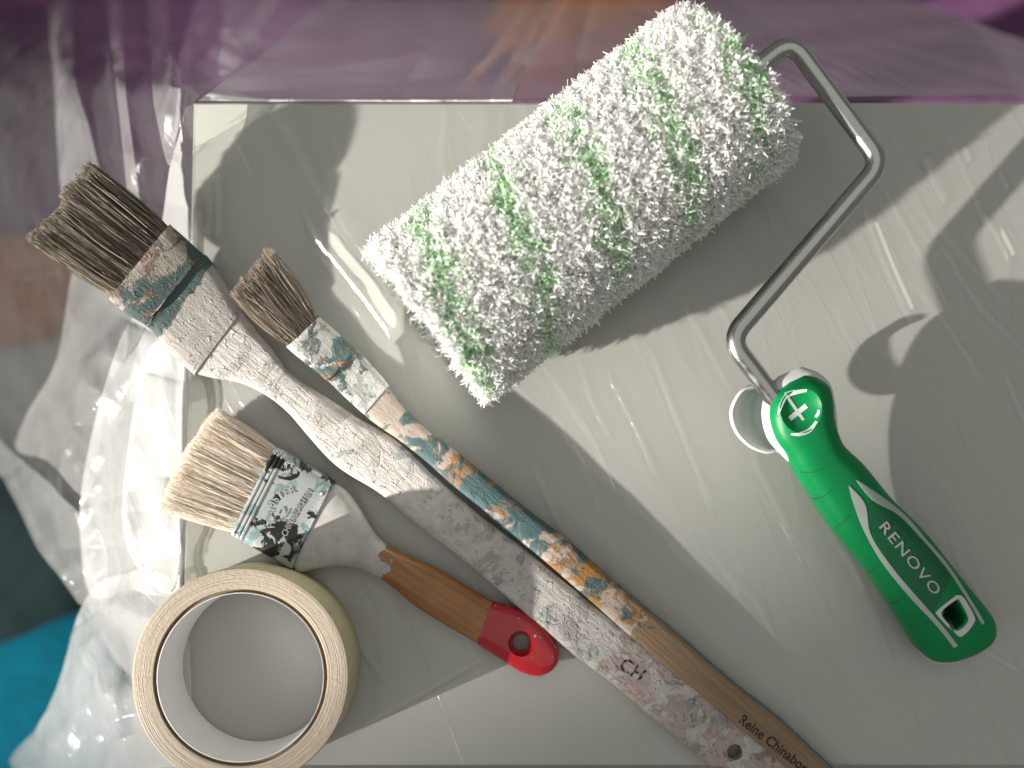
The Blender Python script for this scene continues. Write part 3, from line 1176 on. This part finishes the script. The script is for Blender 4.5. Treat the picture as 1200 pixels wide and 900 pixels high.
nbr = loft('red_tip', nb_red, rd.m, NB, sub=6, n=2.7, sides=40)
hc = P(611, 753, .009)
v, f = lathe([(0.00005, -.02), (.0040, -.02), (.0040, .0005), (.0064, .0062), (.0085, .012), (.00005, .012)], hc, 28)
apply_bool(nbr, mk('cutter', v, f, rd.m))
# rivets
M_rivet = plain('dull_rivet', (.40, .36, .32), .4, .8)
nbb = bvh_of(nbf)
for x, y in ((378, 578), (347, 639)):
    p, n_ = cast(nbb, x, y, .017)
    v, f = lathe([(.00005, .0006), (.0007, .0005), (.0012, .0001), (.0013, -.001), (.00005, -.001)], np.array(p), 16)
    mk('rivet', v, f, M_rivet, nbf)
M_emb = plain('embossed_letters', (.50, .52, .52), .35, .5)
p, f = text_on_arc('FLAMSTER', [(322, 618), (321, 600), (328, 585), (347, 577)], 8.5)
decal('embossed_lettering', p, f, nbb, M_emb, nbf, .0004, .017)
p, f = text_on_arc('CHINABORSTEN', [(336, 629), (344, 613), (354, 595), (366, 577)], 7.5)
decal('embossed_lettering', p, f, nbb, M_emb, nbf, .0004, .017)
p, f = text_on_line('2', (334, 607), (340, 597), 11)
decal('embossed_numeral', p, f, nbb, M_emb, nbf, .0004, .017)
M_nb_br = bristle_mat('pale_natural_bristle', [(0, (.66, .50, .36)), (.2, (.84, .71, .56)), (.6, (.93, .86, .74)), (1, (.97, .94, .89))], .5)
bristles('bristles', M_nb_br, NB, (274, 626, 326, 524, .0100), (184, 594, 245, 474, .0125), 8000, .00011, .0135, .0205, bow=.0005, lenvar=.04, splay=.035,
         profile=([-1, -.7, 0, .7, 1], [-.04, .02, 0, -.03, -.09]))

# ------------------------------------------------------------------ masking tape
TZ = 0.045
tc = P(281.5, 793.5, TZ + .001)
TP = empty('masking_tape', (tc[0], tc[1], .001), 'roll of cream masking tape with an empty white core, lying flat on the film', 'tape')
tm = NT('crepe_tape')
sep = tm.n('ShaderNodeSeparateXYZ')
tm.l(tm.co().outputs['Object'], sep.inputs[0])
r_ = tm.math('SQRT', tm.math('ADD', tm.math('POWER', sep.outputs[0], 2), tm.math('POWER', sep.outputs[1], 2)))
cmb = tm.n('ShaderNodeCombineXYZ')
tm.l(tm.math('MULTIPLY', r_, 1.0), cmb.inputs[0])
tm.l(tm.math('MULTIPLY', tm.math('ARCTAN2', sep.outputs[1], sep.outputs[0]), .0003), cmb.inputs[1])
ring = tm.n('ShaderNodeTexNoise')
ring.inputs['Scale'].default_value = 2300
ring.inputs['Detail'].default_value = 3
tm.l(cmb.outputs[0], ring.inputs['Vector'])
geo = tm.n('ShaderNodeNewGeometry')
sn = tm.n('ShaderNodeSeparateXYZ')
tm.l(geo.outputs['Normal'], sn.inputs[0])
topm = tm.ramp(sn.outputs[2], [(.5, 0), (.8, 1)])
ctop = tm.ramp(ring.outputs['Fac'], [(.28, (.36, .29, .215)), (.5, (.50, .415, .32)), (.72, (.58, .50, .40))])
cside = tm.ramp(tm.noise(300, 4, .6, stretch=(1, 1, .15)), [(.3, (.50, .46, .28)), (.7, (.60, .56, .36))])
tm.set(**{'Base Color': tm.mix(topm, cside, ctop), 'Roughness': .6,
          'Normal': tm.bump(tm.math('ADD', ring.outputs['Fac'], tm.math('MULTIPLY', tm.noise(700, 3), .5)), .0005)})
RI, RO = .0385, .0478
prof = [(RI, .0004), (RO - .0004, 0), (RO, .0005), (RO, TZ - .0006), (RO - .0004, TZ), (RO - .002, TZ + .0002), (RI + .003, TZ + .0001), (RI + .0003, TZ), (RI, TZ - .0004)]
v, f = lathe(prof, (tc[0], tc[1], .001), 160)
tw = mk('tape_winding', v, f, tm.m, TP, angle=35)
# winding steps as real, slightly uneven edges
v = np.array([q.co for q in tw.data.vertices])
rr = np.hypot(v[:, 0], v[:, 1])
M_core_in = plain('pale_core_lining', (.78, .77, .76), .75, var=.03, scale=90, bump=.0001)
M_core_ed = plain('brown_cardboard', (.20, .13, .09), .85, var=.25, scale=400)
cv, cf = [], []
prof = [(.0366, 0), (.0384, 0), (.0384, TZ - .0016), (.0371, TZ - .0016), (.0370, TZ - .0006), (.0367, TZ - .0005), (.0366, TZ - .0007)]
v, f = lathe(prof, (tc[0], tc[1], .0012), 128)
co = mk('core', v, f, [M_core_in, M_core_ed], TP, angle=35)
for i, pl in enumerate(co.data.polygons):
    seg = i // 128
    pl.material_index = 1 if seg in (1, 2, 3) else 0

# ------------------------------------------------------------------ paint roller
RZ = .0445
A0, A1 = P(503, 379, RZ), P(858, 101, RZ)
PR = empty('paint_roller', (A0[0], A0[1], .001), 'fluffy white and green paint roller with bent steel arm and green plastic handle', 'paint roller')
ax = A1 - A0
LEN = np.linalg.norm(ax)
ax /= LEN
e1 = np.cross(ax, [0, 0, 1.0])
e1 /= np.linalg.norm(e1)
e2 = np.cross(e1, ax)


def cyl(name, a, b, prof, mat, parent, sides=48):
    """lathe about the axis a->b; prof of (t in metres from a, r)"""
    d = (b - a) / np.linalg.norm(b - a)
    th = np.linspace(0, 2 * math.pi, sides, endpoint=False)
    V = []
    for t_, r in prof:
        for q in th:
            V.append(a + d * t_ + (e1 * math.cos(q) + e2 * math.sin(q)) * r)
    m = len(prof)
    f = [(i * sides + j, i * sides + (j + 1) % sides, (i + 1) * sides + (j + 1) % sides, (i + 1) * sides + j) for i in range(m - 1) for j in range(sides)]
    f = [q[::-1] for q in f] if np.dot(np.cross(e1, e2), d) < 0 else f
    return mk(name, V, f, mat, parent)


M_core = plain('woven_sleeve_backing', (.88, .90, .87), .8, scale=500)
M_gpl = plain('green_sleeve_edge', (.10, .42, .08), .6)
RC = .0400
sl = cyl('roller_sleeve', A0, A1, [(0.004, .012), (0, .020), (0, RC), (LEN, RC), (LEN, .020), (LEN - .004, .004)], M_core, PR)
# pile tufts
NTUFT = 15000
a = rng.uniform(0, LEN, NTUFT)
ph = rng.uniform(0, 2 * math.pi, NTUFT)
pitch = .0395
hel = ((2 * (a / .079 - ph / (2 * math.pi)) + .15) % 1.0)
band = np.minimum(hel, 1 - hel) * pitch           # distance from band centre in metres
green = (rng.uniform(size=NTUFT) < .55 * np.exp(-(band / .0068) ** 2))
NF = 12
rad_dir = e1[None] * np.cos(ph)[:, None] + e2[None] * np.sin(ph)[:, None]
tan_dir = -e1[None] * np.sin(ph)[:, None] + e2[None] * np.cos(ph)[:, None]
tl_ = rng.normal(0, .34, NTUFT)
ta_ = rng.normal(0, .34, NTUFT)
edge0 = np.clip(1 - a / .016, 0, 1)
edge1 = np.clip(1 - (LEN - a) / .016, 0, 1)
ta_ += -edge0 * .75 + edge1 * .75
tdir = rad_dir + tan_dir * tl_[:, None] + ax[None] * ta_[:, None]
tdir /= np.linalg.norm(tdir, axis=1)[:, None]
hgt = rng.normal(.0044, .0006, NTUFT) * np.where(green, .80, 1.0)
root = A0[None] + ax[None] * a[:, None] + rad_dir * (RC - .0005)


def build_pile(mask, name, mat):
    n = mask.sum()
    R = np.repeat(root[mask], NF, 0)
    Dr = np.repeat(tdir[mask], NF, 0)
    Hh = np.repeat(hgt[mask], NF)
    N = n * NF
    sp = rng.normal(0, 1, (N, 3))
    r0 = R + sp * .0005
    mid = r0 + Dr * (Hh * .74)[:, None] + sp * .0006 + rng.normal(0, .0004, (N, 3))
    curl = rng.normal(0, 1, (N, 3))
    curl -= Dr * (curl * Dr).sum(1)[:, None]
    tip = r0 + Dr * (Hh * rng.uniform(.86, 1.02, N))[:, None] + sp * .0008 + curl * .0011
    paths = np.stack([r0, mid, tip], 1)
    paths[..., 2] = np.maximum(paths[..., 2], .0018)
    rads = np.stack([np.full(N, .00034), np.full(N, .00040), np.full(N, .00030)], 1) * rng.uniform(.8, 1.2, (N, 1))
    V, Q = blades(paths, rads)
    return mk(name, V, Q, mat, sl, angle=0, kind='stuff')


def pile_mat(name, stops):
    t = NT(name)
    gm = t.n('ShaderNodeNewGeometry')
    c = t.ramp(gm.outputs['Random Per Island'], stops)
    t.set(**{'Base Color': c, 'Roughness': .6, 'Specular IOR Level': .15})
    trn = t.n('ShaderNodeBsdfTranslucent')
    t.l(c, trn.inputs[0])
    mx = t.n('ShaderNodeMixShader')
    mx.inputs[0].default_value = .5
    t.l(t.b.outputs[0], mx.inputs[1])
    t.l(trn.outputs[0], mx.inputs[2])
    t.l(mx.outputs[0], t.out.inputs[0])
    return t.m


build_pile(~green, 'white_pile', pile_mat('white_microfibre', [(0, (.94, .94, .925)), (1, (.985, .985, .97))]))
build_pile(green, 'green_pile', pile_mat('green_microfibre', [(0, (.46, .78, .42)), (.6, (.66, .88, .61)), (1, (.85, .95, .82))]))

# steel arm
chrome = NT('chromed_steel')
chrome.set(**{'Base Color': (.50, .51, .48), 'Metallic': 1.0, 'Roughness': chrome.ramp(chrome.noise(200, 4), [(.3, .16), (.7, .30)])})
HZ0 = .0375
ctrl = [(*A0, ), (*A1, ), (*P(905, 64.5, RZ),)]


def fillet(pts, r, n=8):
    pts = [np.array(p, float) for p in pts]
    out = [pts[0]]
    for i in range(1, len(pts) - 1):
        p0, p1, p2 = pts[i - 1], pts[i], pts[i + 1]
        d0, d1 = (p0 - p1), (p2 - p1)
        l0, l1 = np.linalg.norm(d0), np.linalg.norm(d1)
        rr = min(r, l0 * .48, l1 * .48)
        a_, b_ = p1 + d0 / l0 * rr, p1 + d1 / l1 * rr
        for k in range(n + 1):
            t_ = k / n
            out.append(a_ * (1 - t_) ** 2 + 2 * p1 * t_ * (1 - t_) + b_ * t_ ** 2)
    out.append(pts[-1])
    return out


# axle through the sleeve, two elbows and the leg into the handle
wire = fillet([A0 + ax * .02, P(927, 48, RZ), P(1033, 191, RZ), P(855, 398, RZ - .0015), P(935, 503, HZ0)], .009)
wp = [wire[0]]
for q in wire[1:]:
    dd = np.linalg.norm(q - wp[-1])
    k = max(1, int(dd / .004))
    for i in range(1, k + 1):
        wp.append(wp[-1] + (q - wp[-1]) * (1 / (k - i + 1)))
tube('steel_arm', wp, .0046, chrome.m, PR, 20)

# handle
gp = NT('green_plastic')
gp.set(**{'Base Color': gp.ramp(gp.noise(40, 3), [(.3, (.0, .205, .055)), (.7, (.0, .235, .066))]), 'Roughness': gp.ramp(gp.noise(800, 3), [(.3, .34), (.7, .46)]),
          'Specular IOR Level': .3, 'Subsurface Weight': .25, 'Subsurface Scale': .006, 'Normal': gp.bump(gp.noise(1400, 2), .00004)})
gp.b.inputs['Subsurface Radius'].default_value = (.1, 1.0, .3)
wp_m = plain('white_plastic', (.62, .62, .62), .4, var=.03)
M_grey_in = plain('grey_print', (.42, .46, .43), .5, var=.05)
HS0 = [(914, 447, 941, 436, .0400, .006), (904, 452, 957, 438, .0392, .016), (898, 464, 970, 450, .0382, .021), (895, 486, 975, 468, .0368, .0235),
      (901, 512, 977, 487, .0350, .0250), (914, 532, 980, 505, .0332, .0262), (927, 547, 987, 521, .0316, .0270), (947, 578, 1009, 543, .0286, .0285),
      (973, 618, 1041, 582, .0254, .0295), (1009, 662, 1081, 622, .0218, .0295), (1040, 707, 1124, 676, .0186, .0290), (1063, 743, 1156, 715, .0166, .0280),
      (1076, 762, 1164, 734, .0158, .0265), (1090, 773, 1161, 748, .0154, .0235), (1106, 775, 1148, 760, .0152, .015)]
HS = list(HS0)
HS[0] = (920, 448, 942, 438, .0405, .006)
HS[1:6] = [(911, 456, 955, 441, .0397, .016), (902, 467, 969, 451, .0387, .021), (899, 488, 974, 468, .0373, .0235), (905, 512, 975, 487, .0353, .0250), (919, 532, 979, 505, .0334, .0262)]
grip = loft('handle', HS, gp.m, PR, sub=6, n=2.7, sides=64, angle=60)
# dished thumb rest
dc = P(936, 483, .0470)
dish_r = .017
V, Fc = [], []
n1, n2 = 48, 24
for i in range(n2 + 1):
    q = math.pi * i / n2
    for j in range(n1):
        w_ = 2 * math.pi * j / n1
        rr_ = max(dish_r * math.sin(q), 1e-5)
        V.append(np.array([dc[0] + rr_ * math.cos(w_), dc[1] + rr_ * math.sin(w_), dc[2] + dish_r * .86  + dish_r * math.cos(q)]) - 0)
for i in range(n2):
    for j in range(n1):
        k = (j + 1) % n1
        Fc.append((i * n1 + j, (i + 1) * n1 + j, (i + 1) * n1 + k, i * n1 + k))
Fc += [tuple(range(n1)), tuple(n2 * n1 + j for j in range(n1))[::-1]]
import bmesh


def fix_normals(o):
    bm = bmesh.new()
    bm.from_mesh(o.data)
    bmesh.ops.recalc_face_normals(bm, faces=bm.faces)
    bm.to_mesh(o.data)
    bm.free()
    return o


apply_bool(grip, fix_normals(mk('cutter', V, Fc, gp.m)))
# hang hole
quad = [(1122, 703), (1133, 723), (1131, 731), (1122, 738), (1116, 735), (1105, 722), (1106, 714), (1115, 706)]
V = []
for zz in (-.01, .06):
    for x, y in quad:
        p = P(x, y, .0186 + .0135)
        V.append((p[0], p[1], zz))
nq = len(quad)
Fc = [tuple(range(nq)), tuple(range(nq, 2 * nq))[::-1]] + [(i, i + nq, (i + 1) % nq + nq, (i + 1) % nq) for i in range(nq)]
apply_bool(grip, fix_normals(mk('cutter', V, Fc, gp.m)))
gb = bvh_of(grip)

# white shell around the head and butt of the handle
def grow(s, k, dz, dth):
    l, r = np.array(s[:2]), np.array(s[2:4])
    d = (r - l) / np.linalg.norm(r - l)
    l, r = l - d * k, r + d * k
    return (*l, *r, s[4] + dz, s[5] + dth)


sh = [(912, 441, 940, 430, .0385, .004), (902, 452, 959, 437, .0385, .0085)] + [grow(q, 2, -.0006, -.0105) for q in HS0[2:5]] + [grow(HS0[5], 0, -.001, -.012), grow(HS0[6], -3, -.004, -.018)]
loft('collar', sh, wp_m, grip, sub=5, n=3.2, sides=48)
bt = [grow(HS[11], -2, -.0015, -.004), grow(HS[12], .6, -.0015, -.004), (1092, 776, 1164, 750, .0138, .0195), (1109, 778, 1149, 763, .0137, .011)]
loft('butt_rim', bt, wp_m, grip, sub=4, n=2.7, sides=48)
# flared guard on the side of the collar
outer = catmull([(905, 448), (884, 451), (868, 458), (858, 473), (855, 487), (861, 506), (876, 522), (895, 530), (909, 529)], 5)
inner = catmull([(911, 448), (901, 457), (897, 466), (895, 478), (896, 490), (899, 502), (904, 513), (909, 522), (914, 528)], 5)
rows = []
zc = [(0, .0300), (.04, .0308), (.10, .0300), (.35, .0225), (.7, .0195), (1, .0215)]
m_ = len(outer)
tt = np.linspace(0, 1, 16)
V = []
for q in tt:
    z_ = np.interp(q, [a_[0] for a_ in zc], [a_[1] for a_ in zc])
    for i in range(m_):
        x, y = outer[i] * (1 - q) + inner[i] * q
        endf = math.sin(math.pi * i / (m_ - 1)) ** .5
        V.append(P(x, y, .030 + (z_ - .030) * endf))
f = [(i * m_ + j, i * m_ + j + 1, (i + 1) * m_ + j + 1, (i + 1) * m_ + j) for i in range(len(tt) - 1) for j in range(m_ - 1)]
gd = mk('thumb_guard', V, f, wp_m, grip)
sm = gd.modifiers.new('s', 'SOLIDIFY')
sm.thickness = .0016
sm.offset = 0

# inlays, lettering and emblem on the handle
k = 3.75
def z7(pts):
    return [(980 + x / k, 560 + y / k) for x, y in pts]


p, f = strip_px(z7([(55, 35), (75, 110), (120, 230), (200, 370), (320, 520), (440, 650), (515, 745)]),
                z7([(62, 40), (126, 118), (150, 245), (232, 375), (342, 508), (458, 640), (535, 738)]), 8)
decal('inlay_stripe', p, f, gb, M_grey_in, grip, .0004, .03)
p, f = strip_px(z7([(88, 14), (160, 98), (270, 162), (370, 264), (480, 392), (560, 512), (640, 645)]),
                z7([(92, 10), (210, 92), (310, 175), (392, 270), (490, 385), (568, 502), (650, 636)]), 8)
decal('inlay_stripe', p, f, gb, M_grey_in, grip, .0004, .03)
M_panel = plain('dark_green_panel', (.0, .115, .036), .5, var=.06)
p, f = strip_px(z7([(128, 128), (160, 240), (240, 372), (352, 506), (425, 590)]), z7([(150, 104), (270, 172), (366, 270), (474, 392), (505, 440)]), 8)
decal('name_panel', p, f, gb, M_panel, grip, .00022, .03)
p, f = text_on_line('RENOVO', (1029.5, 618), (1094, 698), 12, 1.15)
decal('brand_lettering', p, f, gb, M_grey_in, grip, .0006, .03)
oq = [(1120, 697.5), (1128, 700), (1141, 722), (1140, 731), (1130, 743), (1121, 744), (1099, 722), (1098.5, 715)]
iq = [(1121.5, 701.5), (1125, 705), (1134, 723), (1132, 731), (1123, 738.5), (1117, 736.5), (1104, 722.5), (1105, 714)]
oq, iq = catmull(oq + oq[:1], 5), catmull(iq + iq[:1], 5)
m_ = len(oq)
p = np.concatenate([oq, iq])
f = [(i, i + 1, m_ + i + 1, m_ + i) for i in range(m_ - 1)]
# rim follows the handle surface (the hole itself is bridged by the nearest surface)
decal('hole_rim', p, f, bvh_of(grip), wp_m, grip, .0006, .0325)


def e8(pts):
    return [(850 + x / 6.43, 420 + y / 6.43) for x, y in pts]


M_emblem = plain('emblem_print', (.55, .60, .57), .5, var=.05)
for pts, w in [([(400, 425), (412, 370), (445, 300), (465, 272)], [.8, 1.8, 2.0, 1.2]), ([(450, 278), (500, 262), (560, 248), (615, 240)], [2.4, 2.6, 2.2, 1.4]),
               ([(470, 290), (530, 380), (590, 465)], [1.6, 1.6, 1.6]), ([(485, 455), (545, 408), (612, 355)], [3.0, 3.0, 3.0]),
               ([(495, 570), (560, 572), (630, 545), (690, 475)], [1.2, 2.0, 2.2, 1.6]), ([(680, 445), (700, 415), (706, 388)], [1.6, 1.8, 1.2])]:
    c_ = catmull(e8(pts), 6)
    w_ = catmull(np.array(w).reshape(-1, 1), 6).ravel()
    p, f = ribbon_px(c_, w_)
    decal('emblem_stroke', p, f, gb, M_emblem, grip, .00022, .045)
M_groove_shade = plain('groove_shade_green', (.0, .07, .022), .6)  # thin dark ribbons: shade inside the grip creases put into colour
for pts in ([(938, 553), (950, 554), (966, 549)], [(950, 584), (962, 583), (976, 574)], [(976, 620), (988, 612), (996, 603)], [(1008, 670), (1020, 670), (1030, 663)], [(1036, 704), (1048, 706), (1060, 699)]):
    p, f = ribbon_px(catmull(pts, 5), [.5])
    decal('grip_groove_shade', p, f, gb, M_groove_shade, grip, .00006, .04)
